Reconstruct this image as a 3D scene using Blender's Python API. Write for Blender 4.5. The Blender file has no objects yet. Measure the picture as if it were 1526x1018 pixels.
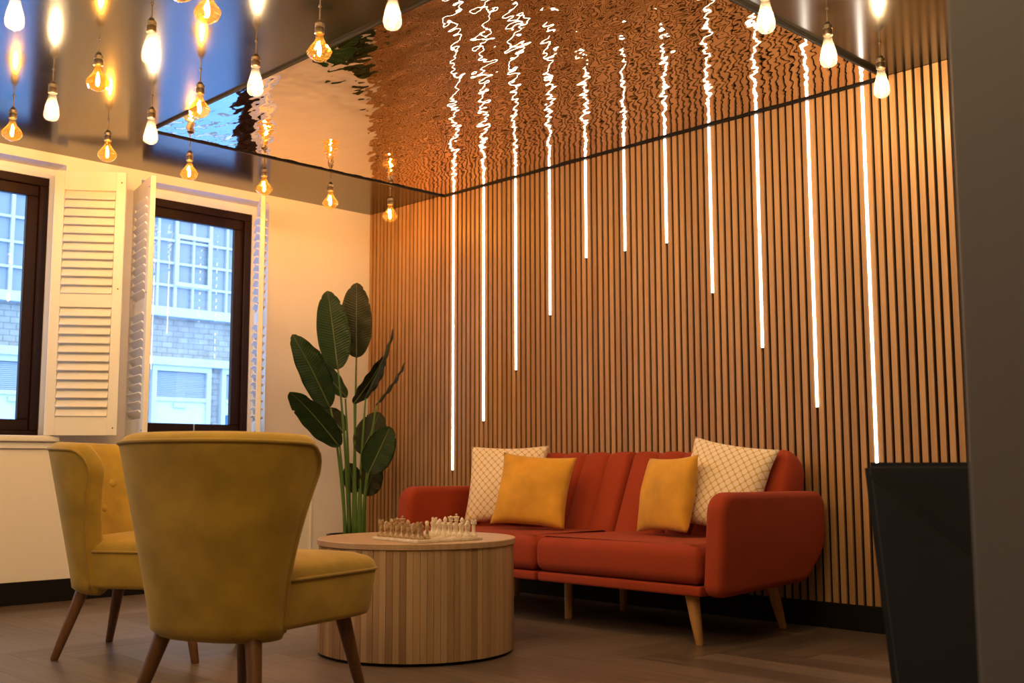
import bpy, bmesh, math, random
from mathutils import Vector, Matrix, Euler
random.seed(7)
C = bpy.context.scene.collection
S = bpy.context.scene
PI = math.pi
R = math.radians
ZC = 2.4437           # ceiling height

# ------------------------------------------------------------------ camera
cd = bpy.data.cameras.new('camera'); cam = bpy.data.objects.new('camera', cd); C.objects.link(cam)
cd.sensor_width = 36.0
cd.lens = 1629.98 / 1526 * 36.0
cam.location = (5.9955, -4.4876, 0.7253)
yaw, pitch, roll = 2.3677, 0.1120, -0.0022
f_ = Vector((math.cos(pitch) * math.cos(yaw), math.cos(pitch) * math.sin(yaw), math.sin(pitch)))
r_ = Vector((math.sin(yaw), -math.cos(yaw), 0)); u_ = r_.cross(f_)
r2 = r_ * math.cos(roll) + u_ * math.sin(roll); u2 = -r_ * math.sin(roll) + u_ * math.cos(roll)
cam.rotation_euler = Matrix((r2, u2, -f_)).transposed().to_euler()
cd.dof.use_dof = True; cd.dof.focus_distance = 4.6; cd.dof.aperture_fstop = 4.8
cd.clip_start = 0.05
S.camera = cam

# ------------------------------------------------------------------ world + exposure
W = bpy.data.worlds.new('sky'); S.world = W; W.use_nodes = True
bg = W.node_tree.nodes['Background']
bg.inputs[0].default_value = (0.46, 0.70, 1.0, 1); bg.inputs[1].default_value = 4.6
S.view_settings.view_transform = 'Standard'; S.view_settings.look = 'None'
S.view_settings.exposure = 0.12; S.view_settings.gamma = 1.0; S.view_settings.use_curve_mapping = False
S.cycles.use_denoising = True
S.cycles.max_bounces = 10; S.cycles.transparent_max_bounces = 24
S.cycles.sample_clamp_indirect = 6.0
BULB_W = 860.0        # radiance of a bulb's glowing core
STRIP_W = 13.0         # radiance of an LED strip

# ------------------------------------------------------------------ materials
def mat(name, col=(0.8, 0.8, 0.8), rough=0.5, metal=0.0, spec=0.5, sheen=0.0, coat=0.0):
    m = bpy.data.materials.new(name); m.use_nodes = True
    b = m.node_tree.nodes['Principled BSDF']
    b.inputs['Base Color'].default_value = (*col, 1); b.inputs['Roughness'].default_value = rough
    b.inputs['Metallic'].default_value = metal; b.inputs['Specular IOR Level'].default_value = spec
    b.inputs['Sheen Weight'].default_value = sheen; b.inputs['Coat Weight'].default_value = coat
    return m
def nodes(m): return m.node_tree.nodes, m.node_tree.links, m.node_tree.nodes['Principled BSDF']
def add(N, t, **k):
    n = N.new(t)
    for a, v in k.items(): setattr(n, a, v)
    return n
def mth(N, L, op, a, b=None):
    n = add(N, 'ShaderNodeMath', operation=op)
    for i, v in enumerate((a, b)):
        if v is None: continue
        if isinstance(v, (int, float)): n.inputs[i].default_value = v
        else: L.new(v, n.inputs[i])
    return n.outputs[0]
def ramp(N, L, fac, stops):
    n = add(N, 'ShaderNodeValToRGB'); L.new(fac, n.inputs[0])
    e = n.color_ramp.elements
    while len(e) < len(stops): e.new(0.5)
    for i, (p, c) in enumerate(stops): e[i].position = p; e[i].color = (*c, 1)
    return n.outputs[0]
def noise(N, L, vec, scale, detail=3, rough=0.55, stretch=None):
    if stretch:
        mp = add(N, 'ShaderNodeMapping'); L.new(vec, mp.inputs[0]); mp.inputs['Scale'].default_value = stretch; vec = mp.outputs[0]
    n = add(N, 'ShaderNodeTexNoise'); L.new(vec, n.inputs['Vector'])
    n.inputs['Scale'].default_value = scale; n.inputs['Detail'].default_value = detail; n.inputs['Roughness'].default_value = rough
    return n.outputs[0]
def bump(N, L, b, h, dist, strength=1.0):
    n = add(N, 'ShaderNodeBump'); n.inputs['Distance'].default_value = dist; n.inputs['Strength'].default_value = strength
    L.new(h, n.inputs['Height']); L.new(n.outputs[0], b.inputs['Normal'])
def wood(name, dark, light, stretch, rough=0.45, scale=1.0, island=True, coord='Object', amp=0.35):
    m = mat(name, light, rough); N, L, b = nodes(m)
    tc = add(N, 'ShaderNodeTexCoord'); v = tc.outputs[coord]
    if island:
        g = add(N, 'ShaderNodeNewGeometry')
        cx = add(N, 'ShaderNodeCombineXYZ')
        k = mth(N, L, 'MULTIPLY', g.outputs['Random Per Island'], 37.0)
        for i in range(3): L.new(k, cx.inputs[i])
        va = add(N, 'ShaderNodeVectorMath', operation='ADD'); L.new(v, va.inputs[0]); L.new(cx.outputs[0], va.inputs[1]); v = va.outputs[0]
    n1 = noise(N, L, v, scale, 5, 0.6, stretch)
    if island:
        n1 = mth(N, L, 'ADD', mth(N, L, 'MULTIPLY', n1, 1 - amp), mth(N, L, 'MULTIPLY', g.outputs['Random Per Island'], amp))
    L.new(ramp(N, L, n1, [(0.25, dark), (0.75, light)]), b.inputs['Base Color'])
    bump(N, L, b, n1, 0.0006)
    return m
def fabric(name, col, rough=0.85, sheen=0.4, scale=900, var=0.12, tint=None):
    m = mat(name, col, rough, sheen=sheen); N, L, b = nodes(m)
    b.inputs['Sheen Roughness'].default_value = 0.4
    if tint: b.inputs['Sheen Tint'].default_value = (*tint, 1)
    tc = add(N, 'ShaderNodeTexCoord')
    big = noise(N, L, tc.outputs['Object'], 7, 3)
    lo = tuple(c * (1 - var) for c in col); hi = tuple(min(1, c * (1 + var)) for c in col)
    L.new(ramp(N, L, big, [(0.3, lo), (0.7, hi)]), b.inputs['Base Color'])
    fine = noise(N, L, tc.outputs['Object'], scale, 2)
    bump(N, L, b, fine, 0.0012, 0.6)
    return m
def emit(name, col, s):
    m = bpy.data.materials.new(name); m.use_nodes = True; N = m.node_tree.nodes; L = m.node_tree.links
    N.clear(); e = N.new('ShaderNodeEmission'); e.inputs[0].default_value = (*col, 1); e.inputs[1].default_value = s
    o = N.new('ShaderNodeOutputMaterial'); L.new(e.outputs[0], o.inputs[0]); return m
def thin_glass(name, tint=(1, 1, 1), refl=1.0, f0=0.04, glow=0.0):
    m = bpy.data.materials.new(name); m.use_nodes = True; N = m.node_tree.nodes; L = m.node_tree.links
    N.clear()
    t = N.new('ShaderNodeBsdfTransparent'); t.inputs[0].default_value = (*tint, 1)
    g = N.new('ShaderNodeBsdfGlossy'); g.inputs['Roughness'].default_value = 0.0; g.inputs[0].default_value = (refl, refl, refl, 1)
    lw = N.new('ShaderNodeLayerWeight'); lw.inputs[0].default_value = 0.5
    p = mth(N, L, 'POWER', lw.outputs['Facing'], 5.0)
    fr = mth(N, L, 'ADD', mth(N, L, 'MULTIPLY', p, 1 - f0), f0)
    mx = N.new('ShaderNodeMixShader'); L.new(fr, mx.inputs[0]); L.new(t.outputs[0], mx.inputs[1]); L.new(g.outputs[0], mx.inputs[2])
    if glow:              # slightly milky glass: a little of the light scatters on its way through
        tr = N.new('ShaderNodeBsdfTranslucent'); tr.inputs[0].default_value = (*tint, 1)
        m2 = N.new('ShaderNodeMixShader'); m2.inputs[0].default_value = glow
        L.new(mx.outputs[0], m2.inputs[1]); L.new(tr.outputs[0], m2.inputs[2]); mx = m2
    o = N.new('ShaderNodeOutputMaterial'); L.new(mx.outputs[0], o.inputs[0]); return m

M = {}
M['cream'] = mat('cream_wall_paint', (0.85, 0.82, 0.77), 0.75)
M['white'] = mat('white_satin_paint', (0.86, 0.85, 0.82), 0.42)
M['black'] = mat('black_gloss_paint', (0.006, 0.005, 0.005), 0.6, spec=0.2)
M['felt'] = mat('black_felt_backing', (0.012, 0.010, 0.009), 0.95, spec=0.1)
M['dark_wall'] = mat('charcoal_wall_paint', (0.135, 0.13, 0.14), 0.6)
M['plain'] = mat('grey_room_paint', (0.30, 0.27, 0.24), 0.8)
M['ceiling'] = mat('glossy_dark_ceiling', (0.014, 0.011, 0.008), 0.16, spec=0.5)
M['ceiling'].node_tree.nodes['Principled BSDF'].inputs['IOR'].default_value = 1.75
M['slat'] = wood('oak_slat', (0.30, 0.160, 0.066), (0.48, 0.283, 0.130), (60, 60, 2.2), 0.45, 1.0)
M['floor'] = wood('grey_brown_plank', (0.070, 0.049, 0.038), (0.215, 0.162, 0.132), (1.6, 26, 1), 0.36, 1.6, coord='UV', amp=0.35)
M['table'] = wood('light_oak_strip', (0.27, 0.160, 0.080), (0.50, 0.335, 0.190), (70, 70, 3), 0.5, 1.0, amp=0.5)
M['table_top'] = wood('light_oak_top', (0.40, 0.26, 0.15), (0.52, 0.36, 0.225), (3, 45, 3), 0.42, 1.3, island=False)
M['oak_leg'] = wood('honey_oak_leg', (0.40, 0.21, 0.075), (0.52, 0.29, 0.11), (40, 40, 4), 0.45, 1.0, island=False)
M['walnut'] = wood('walnut_leg', (0.115, 0.050, 0.020), (0.20, 0.092, 0.038), (50, 50, 4), 0.38, 1.0, island=False)
M['brown_frame'] = mat('dark_brown_window_frame', (0.020, 0.007, 0.004), 0.45, spec=0.2)
M['metal'] = mat('brushed_steel', (0.55, 0.54, 0.52), 0.3, 1.0)
M['brass'] = mat('pale_brass_socket', (0.62, 0.52, 0.38), 0.28, 1.0)
M['dark_metal'] = mat('dark_cord', (0.02, 0.018, 0.016), 0.5)
M['yellow'] = fabric('mustard_velvet', (0.46, 0.295, 0.032), 0.75, 0.55, 700, 0.22, (1.0, 0.85, 0.5))
M['yellow_pipe'] = fabric('mustard_piping', (0.40, 0.25, 0.024), 0.75, 0.4, 900)
M['rust'] = fabric('rust_linen', (0.30, 0.032, 0.004), 0.88, 0.05, 1100, 0.07, (1, 0.5, 0.3))
M['mustard'] = fabric('mustard_chenille', (0.60, 0.31, 0.030), 0.9, 0.5, 350, 0.20, (1, 0.8, 0.4))
M['navy'] = fabric('navy_velvet', (0.013, 0.015, 0.028), 0.8, 0.10, 700)
M['pot'] = mat('black_pot', (0.012, 0.012, 0.012), 0.4)
M['soil'] = mat('dark_moss', (0.03, 0.03, 0.012), 0.9)
M['glass'] = thin_glass('window_glass', (0.97, 0.98, 1.0))
M['clear_bulb'] = thin_glass('clear_bulb_glass', (1.0, 0.95, 0.86), glow=0.02)
M['amber_bulb'] = thin_glass('amber_bulb_glass', (1.0, 0.72, 0.30), f0=0.08, glow=0.012)
M['amber_core'] = emit('amber_filament', (1.0, 0.50, 0.11), BULB_W)
M['clear_core'] = emit('warm_filament', (1.0, 0.68, 0.35), BULB_W * 0.8)
M['strip'] = emit('led_diffuser', (1.0, 0.86, 0.70), STRIP_W)
M['alu'] = mat('strip_end_cap', (0.05, 0.045, 0.04), 0.4, 0.6)

def leaf_mat(name, lo, hi):
    m = mat(name, hi, 0.42); N, L, b = nodes(m)
    uv = add(N, 'ShaderNodeTexCoord').outputs['UV']
    sep = add(N, 'ShaderNodeSeparateXYZ'); L.new(uv, sep.inputs[0])
    ax = mth(N, L, 'ABSOLUTE', sep.outputs[0])
    veins = mth(N, L, 'SINE', mth(N, L, 'ADD', mth(N, L, 'MULTIPLY', sep.outputs[1], 190.0), mth(N, L, 'MULTIPLY', ax, -14.0)))
    k = mth(N, L, 'ADD', mth(N, L, 'MULTIPLY', veins, 0.22), 0.5)
    k = mth(N, L, 'ADD', k, mth(N, L, 'MULTIPLY', noise(N, L, uv, 5, 2), 0.3))
    k = mth(N, L, 'SUBTRACT', k, 0.15)
    L.new(ramp(N, L, k, [(0.2, lo), (0.8, hi)]), b.inputs['Base Color'])
    bump(N, L, b, veins, 0.0012, 0.5)
    return m
M['leaf'] = leaf_mat('leaf_green', (0.018, 0.050, 0.015), (0.046, 0.108, 0.030))
M['leaf_back'] = leaf_mat('leaf_underside', (0.032, 0.040, 0.016), (0.066, 0.076, 0.028))
M['stem'] = mat('leaf_stalk_green', (0.095, 0.190, 0.040), 0.45)
M['midrib'] = mat('leaf_midrib', (0.13, 0.17, 0.06), 0.5)

def rippled():
    m = mat('rippled_steel', (0.74, 0.62, 0.52), 0.02, 1.0); N, L, b = nodes(m)
    v = add(N, 'ShaderNodeTexCoord').outputs['Object']
    n1 = noise(N, L, v, 1.0, 1.0, 0.4, (6.0, 10, 1))
    n2 = noise(N, L, v, 1.0, 0.0, 0.4, (22, 32, 1))
    h = mth(N, L, 'ADD', n1, mth(N, L, 'MULTIPLY', n2, 0.18))
    bump(N, L, b, h, 0.0058)
    return m
M['ripple'] = rippled()

def trellis():
    m = mat('cream_trellis_print', (0.8, 0.7, 0.55), 0.9, sheen=0.2); N, L, b = nodes(m)
    uv = add(N, 'ShaderNodeTexCoord').outputs['UV']
    sep = add(N, 'ShaderNodeSeparateXYZ'); L.new(uv, sep.inputs[0])
    cu = mth(N, L, 'COSINE', mth(N, L, 'MULTIPLY', sep.outputs[0], 2 * PI * 11.0))
    cv = mth(N, L, 'COSINE', mth(N, L, 'MULTIPLY', sep.outputs[1], 2 * PI * 10.0))
    s = mth(N, L, 'ABSOLUTE', mth(N, L, 'ADD', mth(N, L, 'ADD', cu, cv), mth(N, L, 'MULTIPLY', mth(N, L, 'MULTIPLY', cu, cv), 0.0)))
    L.new(ramp(N, L, s, [(0.22, (0.58, 0.37, 0.11)), (0.40, (0.80, 0.70, 0.55))]), b.inputs['Base Color'])
    bump(N, L, b, noise(N, L, uv, 260, 2), 0.001, 0.5)
    return m
M['trellis'] = trellis()

def marble(name, lo, hi, scale=30):
    m = mat(name, hi, 0.3); N, L, b = nodes(m)
    v = add(N, 'ShaderNodeTexCoord').outputs['Object']
    L.new(ramp(N, L, noise(N, L, v, scale, 4, 0.65), [(0.35, lo), (0.65, hi)]), b.inputs['Base Color'])
    return m
M['onyx'] = marble('brown_onyx', (0.26, 0.155, 0.075), (0.64, 0.47, 0.28), 55)
M['ivory'] = marble('cream_onyx', (0.62, 0.53, 0.40), (0.80, 0.73, 0.60), 55)
def board_mat():
    m = mat('chess_board_marble', (0.7, 0.6, 0.45), 0.3); N, L, b = nodes(m)
    v = add(N, 'ShaderNodeTexCoord').outputs['Object']
    ch = add(N, 'ShaderNodeTexChecker'); L.new(v, ch.inputs[0]); ch.inputs['Scale'].default_value = 27.4
    ch.inputs[1].default_value = (0.72, 0.63, 0.48, 1); ch.inputs[2].default_value = (0.42, 0.28, 0.16, 1)
    L.new(ch.outputs[0], b.inputs['Base Color']); return m
M['board'] = board_mat()
def stone_mat():
    m = mat('pale_rubble_brick', (0.5, 0.5, 0.5), 0.9); N, L, b = nodes(m)
    tc = add(N, 'ShaderNodeTexCoord'); mp = add(N, 'ShaderNodeMapping'); L.new(tc.outputs['Object'], mp.inputs[0])
    mp.inputs['Rotation'].default_value = (0, R(-90), 0)
    sx = add(N, 'ShaderNodeSeparateXYZ'); L.new(tc.outputs['Object'], sx.inputs[0])
    cx = add(N, 'ShaderNodeCombineXYZ'); L.new(sx.outputs[1], cx.inputs[0]); L.new(sx.outputs[2], cx.inputs[1])
    br = add(N, 'ShaderNodeTexBrick'); L.new(cx.outputs[0], br.inputs[0]); br.inputs['Scale'].default_value = 3.0
    br.inputs['Color1'].default_value = (0.42, 0.40, 0.36, 1); br.inputs['Color2'].default_value = (0.33, 0.31, 0.28, 1)
    br.inputs['Mortar'].default_value = (0.24, 0.23, 0.22, 1); br.inputs['Mortar Size'].default_value = 0.02
    mix = add(N, 'ShaderNodeMixRGB', blend_type='MULTIPLY'); mix.inputs[0].default_value = 0.6
    L.new(br.outputs[0], mix.inputs[1])
    L.new(ramp(N, L, noise(N, L, tc.outputs['Object'], 6, 4), [(0.3, (0.55, 0.55, 0.55)), (0.7, (1, 1, 1))]), mix.inputs[2])
    L.new(mix.outputs[0], b.inputs['Base Color']); return m
M['stone'] = stone_mat()
M['ext_white'] = mat('weathered_white_paint', (0.52, 0.53, 0.54), 0.7)
M['ext_door'] = mat('pale_grey_door', (0.60, 0.62, 0.64), 0.6)
M['ext_blind'] = mat('grey_blind', (0.34, 0.36, 0.38), 0.6)
M['ext_pane'] = mat('dark_street_pane', (0.24, 0.27, 0.29), 0.2)
M['ext_pane_pale'] = mat('pale_street_pane', (0.34, 0.37, 0.40), 0.25)
M['ext_blue'] = mat('blue_sign', (0.03, 0.14, 0.30), 0.5)
M['blue_bounce'] = mat('street_blue_bounce', (0.22, 0.48, 0.88), 0.9)  # blue light painted into the street colour, for ceiling and panel reflections

# ------------------------------------------------------------------ mesh helpers
def NB(): return bmesh.new()
def obj(name, bm, m, parent=None, smooth=35, loc=None):
    bmesh.ops.recalc_face_normals(bm, faces=bm.faces)
    me = bpy.data.meshes.new(name); bm.to_mesh(me); bm.free()
    for x in (m if isinstance(m, (list, tuple)) else [m]): me.materials.append(x)
    if smooth:
        me.shade_smooth()
        if smooth < 180: me.set_sharp_from_angle(angle=R(smooth))
    o = bpy.data.objects.new(name, me); C.objects.link(o)
    if parent: o.parent = parent
    if loc: o.location = loc
    return o
def box(bm, x0, x1, y0, y1, z0, z1, bev=0.0, seg=2, mi=0, rot=None):
    g = bmesh.ops.create_cube(bm, size=1.0)
    vs = g['verts']
    bmesh.ops.scale(bm, vec=(abs(x1 - x0), abs(y1 - y0), abs(z1 - z0)), verts=vs)
    if rot is not None: bmesh.ops.rotate(bm, cent=(0, 0, 0), matrix=rot, verts=vs)
    bmesh.ops.translate(bm, vec=((x0 + x1) / 2, (y0 + y1) / 2, (z0 + z1) / 2), verts=vs)
    fs = {f for v in vs for f in v.link_faces}
    for f in fs: f.material_index = mi
    if bev > 0:
        es = list({e for v in vs for e in v.link_edges})
        bmesh.ops.bevel(bm, geom=es, offset=bev, segments=seg, affect='EDGES', profile=0.5)
def tube(bm, pts, rad, n=10, caps=True):
    pts = [Vector(p) for p in pts]
    if not isinstance(rad, (list, tuple)): rad = [rad] * len(pts)
    rings = []; up = None
    for i, p in enumerate(pts):
        a = pts[max(i - 1, 0)]; b = pts[min(i + 1, len(pts) - 1)]
        d = (b - a).normalized()
        if up is None: up = Vector((0, 0, 1)) if abs(d.z) < 0.9 else Vector((1, 0, 0))
        x = d.cross(up).normalized(); y = x.cross(d).normalized(); up = y
        rings.append([bm.verts.new(p + (x * math.cos(2 * PI * k / n) + y * math.sin(2 * PI * k / n)) * rad[i]) for k in range(n)])
    for A, B in zip(rings, rings[1:]):
        for k in range(n): bm.faces.new((A[k], A[(k + 1) % n], B[(k + 1) % n], B[k]))
    if caps: bm.faces.new(rings[0][::-1]); bm.faces.new(rings[-1])
def lathe(bm, prof, n=24, cx=0, cy=0, z0=0, mi=0):
    rings = []
    for r, z in prof:
        if r < 1e-6: rings.append([bm.verts.new((cx, cy, z0 + z))])
        else: rings.append([bm.verts.new((cx + r * math.cos(2 * PI * k / n), cy + r * math.sin(2 * PI * k / n), z0 + z)) for k in range(n)])
    for A, B in zip(rings, rings[1:]):
        for k in range(n):
            a, b = A[k % len(A)], A[(k + 1) % len(A)]; c, d = B[(k + 1) % len(B)], B[k % len(B)]
            vs = []
            for v in (a, b, c, d):
                if v not in vs: vs.append(v)
            if len(vs) > 2: bm.faces.new(vs).material_index = mi
    for r_ in (rings[0], rings[-1]):
        if len(r_) > 2: bm.faces.new(r_).material_index = mi
def loft(bm, rings, closed=True, caps=True):
    V = [[bm.verts.new(p) for p in r] for r in rings]
    n = len(V[0])
    for A, B in zip(V, V[1:]):
        for k in range(n if closed else n - 1): bm.faces.new((A[k], A[(k + 1) % n], B[(k + 1) % n], B[k]))
    if caps and closed: bm.faces.new(V[0][::-1]); bm.faces.new(V[-1])
    return V
def round_poly(pts, seg=8):            # pts: (x, y, radius)
    out = []; n = len(pts)
    for i in range(n):
        p = Vector(pts[i][:2]); r = pts[i][2]
        a = (Vector(pts[i - 1][:2]) - p).normalized(); b = (Vector(pts[(i + 1) % n][:2]) - p).normalized()
        ang = a.angle(b); t = r / math.tan(ang / 2); c = p + (a + b).normalized() * (r / math.sin(ang / 2))
        s = p + a * t; e = p + b * t
        v0 = s - c; v1 = e - c
        tot = v0.angle_signed(v1) if r > 1e-6 else 0
        for k in range(seg + 1):
            q = v0.copy(); q.rotate(Matrix.Rotation(-tot * k / seg, 2)); out.append(c + q)
    return out
def inset(poly, d):
    n = len(poly); out = []
    area = sum(poly[i - 1].x * poly[i].y - poly[i].x * poly[i - 1].y for i in range(n))
    s = 1 if area > 0 else -1
    for i in range(n):
        t = (poly[(i + 1) % n] - poly[i - 1])
        if t.length < 1e-9: out.append(poly[i].copy()); continue
        t.normalize(); out.append(poly[i] + Vector((-t.y, t.x)) * s * d)
    return out
def puff(bm, poly, d0, d1, rad, place, seg=5):   # a slab with rounded rims; place(u, v, w) -> xyz
    rings = []
    for k in range(seg + 1):
        a = PI / 2 * k / seg
        rings.append([place(p.x, p.y, d0 + rad * (1 - math.cos(a))) for p in inset(poly, rad * (1 - math.sin(a)))])
    for k in range(seg + 1):
        a = PI / 2 * (1 - k / seg)
        rings.append([place(p.x, p.y, d1 - rad * (1 - math.cos(a))) for p in inset(poly, rad * (1 - math.sin(a)))])
    rings_ok = [rings[i] for i in range(len(rings))]
    loft(bm, rings_ok)
def thing(name, label, cat, loc=(0, 0, 0), rz=0, group=None):
    o = bpy.data.objects.new(name, None); C.objects.link(o); o.empty_display_size = 0.1
    o.location = loc; o.rotation_euler = (0, 0, rz); o['label'] = label; o['category'] = cat
    if group: o['group'] = group
    return o
def tag(o, label, cat, group=None):
    o['label'] = label; o['category'] = cat
    if group: o['group'] = group
    return o
def struct(o): o['kind'] = 'structure'; return o
def dup(root, loc, rz, label=None):
    r = root.copy(); C.objects.link(r); r.location = loc; r.rotation_euler = (0, 0, rz)
    if label: r['label'] = label
    for ch in list(root.children):
        c = ch.copy(); C.objects.link(c); c.parent = r
        for g in ch.children:
            d = g.copy(); C.objects.link(d); d.parent = c
    return r
ORD = ['first', 'second', 'third', 'fourth', 'fifth', 'sixth', 'seventh', 'eighth', 'ninth', 'tenth', 'eleventh']

# ================================================================== SETTING
XR, YB = 8.6, -7.4
# floor: herringbone planks running along both walls
bm = NB(); uvl = bm.loops.layers.uv.new('UVMap')
n_, w_ = 5, 0.15
def plank(x0, x1, y0, y1, horiz):
    g = 0.0007
    x0, x1 = max(x0, 0), min(x1, XR); y0, y1 = max(y0, YB), min(y1, 0.012)
    if x1 - x0 < 0.004 or y1 - y0 < 0.004: return
    vs = [bm.verts.new(p) for p in ((x0 + g, y0 + g, 0), (x1 - g, y0 + g, 0), (x1 - g, y1 - g, 0), (x0 + g, y1 - g, 0))]
    f = bm.faces.new(vs)
    for l in f.loops:
        c = l.vert.co; l[uvl].uv = (c.x, c.y) if horiz else (c.y, c.x)
for i in range(-8, int(XR / w_) + 2):
    for j in range(int(YB / w_) - 8, 3):
        d = (i - j) % (2 * n_)
        if d == 0: plank(i * w_, (i + n_) * w_, j * w_, (j + 1) * w_, True)
        if d == 2 * n_ - 1: plank(i * w_, (i + 1) * w_, j * w_, (j + n_) * w_, False)
floor = struct(obj('floor', bm, M['floor'], smooth=0))
bm = NB(); box(bm, -0.3, XR + .2, YB - .2, 0.3, -0.1, -0.0012)
sub = obj('subfloor', bm, M['dark_metal'], floor, smooth=0)
bm = NB(); box(bm, -0.3, XR + .2, YB - .2, 0.2, ZC, ZC + 0.12)
struct(obj('ceiling', bm, M['ceiling'], smooth=0))

# slat wall (y = 0)
bm = NB(); box(bm, -0.3, XR + .2, 0.012, 0.2, 0, ZC)
wb = struct(obj('wall_back', bm, M['felt'], smooth=0))
bm = NB(); x = 0.876 - 22 * 0.04
while x < 5.2:
    box(bm, x + 0.0068, x + 0.0332, 0.0, 0.0125, 0.112, ZC - 0.001, 0.0012, 1); x += 0.04
obj('slat_panel', bm, M['slat'], wb, smooth=0)
bm = NB(); box(bm, 0.0, XR, -0.004, 0.012, 0, 0.1115, 0.002, 1)
struct(obj('baseboard_back', bm, M['black'], smooth=0))

# window wall (x = 0) with openings
Z0, Z1 = 0.885, 2.39
OPN = [(-1.66, -0.80), (-2.96, -2.10), (-4.35, -3.49), (-5.65, -4.79), (-6.95, -6.09)]  # last three openings are out of view, added to let in daylight
bm = NB()
ys = 0.012
for a, b in OPN:
    box(bm, -0.30, 0, b, ys, 0, ZC); box(bm, -0.30, 0, a, b, 0, Z0); box(bm, -0.30, 0, a, b, Z1, ZC); ys = a
box(bm, -0.30, 0, YB, ys, 0, ZC)
struct(obj('wall_left', bm, M['cream'], smooth=0))
bm = NB(); box(bm, 0, 0.014, YB, -0.0042, 0, 0.118, 0.002, 1)
struct(obj('baseboard_left', bm, M['black'], smooth=0))
bm = NB(); box(bm, -0.3, XR + .2, YB - .2, YB, 0, ZC)
struct(obj('wall_front', bm, M['plain'], smooth=0))
bm = NB(); box(bm, XR, XR + .2, YB, 0.012, 0, ZC)
struct(obj('wall_right', bm, M['plain'], smooth=0))
# dark partition close to the camera
bm = NB(); box(bm, 5.447, 6.5, -3.207, -2.95, 0, ZC, 0.004, 2)
struct(obj('wall_partition', bm, M['dark_wall'], smooth=0))
# slim white cable cover on the window wall
bm = NB(); box(bm, 0, 0.012, -0.452, -0.436, 0.118, 0.95, 0.003, 1)
struct(obj('trim_1', bm, M['white'], smooth=0))

def rect_frame(bm, x0, x1, y0, y1, z0, z1, w, bev=0.004, wb_=None):
    wb_ = w if wb_ is None else wb_
    box(bm, x0, x1, y0, y1, z1 - w, z1, bev, 1); box(bm, x0, x1, y0, y1, z0, z0 + wb_, bev, 1)
    box(bm, x0, x1, y0, y0 + w, z0 + wb_, z1 - w, bev, 1); box(bm, x0, x1, y1 - w, y1, z0 + wb_, z1 - w, bev, 1)
for i, (a, b) in enumerate(OPN):
    bm = NB()
    rect_frame(bm, -0.205, -0.145, a + 0.035, b - 0.035, Z0, Z1 - 0.055, 0.048, 0.004, 0.03)
    win = struct(obj('window_%d' % (i + 1), bm, M['brown_frame'], smooth=30))
    bm = NB(); rect_frame(bm, -0.225, -0.14, a, b, Z0 - 0.001, Z1, 0.0345, 0.003, 0.001); box(bm, -.225, -.14, a + .034, b - .034, Z1 - .056, Z1 - .03, .003, 1)
    obj('window_trim', bm, M['white'], win, smooth=30)
    bm = NB(); rect_frame(bm, -0.20, -0.165, a + 0.082, b - 0.082, Z0 + 0.03, Z1 - 0.102, 0.062, 0.004)
    sash = obj('window_sash', bm, M['brown_frame'], win, smooth=30)
    bm = NB(); box(bm, -0.184, -0.180, a + 0.14, b - 0.14, Z0 + 0.088, Z1 - 0.16)
    obj('window_pane', bm, M['glass'], sash, smooth=0)
    bm = NB(); box(bm, -0.145, 0.045, a - 0.01, b + 0.01, 0.853, Z0, 0.006, 2); box(bm, -0.004, 0.018, a + 0.0, b - 0.0, 0.815, 0.853, 0.003, 1)
    obj('window_sill', bm, M['white'], win, smooth=30)
    ym = (a + b) / 2 + 0.02
    bm = NB(); box(bm, -0.150, -0.110, ym - 0.03, ym + 0.03, Z0, Z0 + 0.010, 0.003, 1)
    tube(bm, [(-0.13, ym, Z0 + 0.005), (-0.13, ym, Z0 + 0.09)], [0.005, 0.004], 8)
    box(bm, -0.136, -0.124, ym - 0.006, ym + 0.006, Z0 + 0.008, Z0 + 0.03, 0.002, 1)
    obj('window_stay', bm, M['metal'], win, smooth=30)

# ================================================================== RIPPLED CEILING PANEL
px0, px1, py0, py1 = 0.787, 3.80, -1.995, -0.004
t = thing('mirror_panel', 'rippled mirror-steel ceiling panel with thin black edge, meeting the slat wall', 'ceiling panel', (px0, py0, ZC))
bm = NB(); box(bm, 0.010, px1 - px0 - 0.010, 0.010, py1 - py0 - 0.010, -0.010, -0.002)
obj('rippled_sheet', bm, M['ripple'], t, smooth=0)
bm = NB(); w = px1 - px0; h = py1 - py0
box(bm, 0, w, 0, 0.010, -0.0115, 0, 0.001, 1); box(bm, 0, w, h - 0.012, h, -0.018, 0, 0.001, 1)
box(bm, 0, 0.012, 0.012, h - 0.012, -0.018, 0, 0.001, 1); box(bm, w - 0.012, w, 0.012, h - 0.012, -0.018, 0, 0.001, 1)
obj('edge_trim', bm, M['black'], t, smooth=0)

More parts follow.
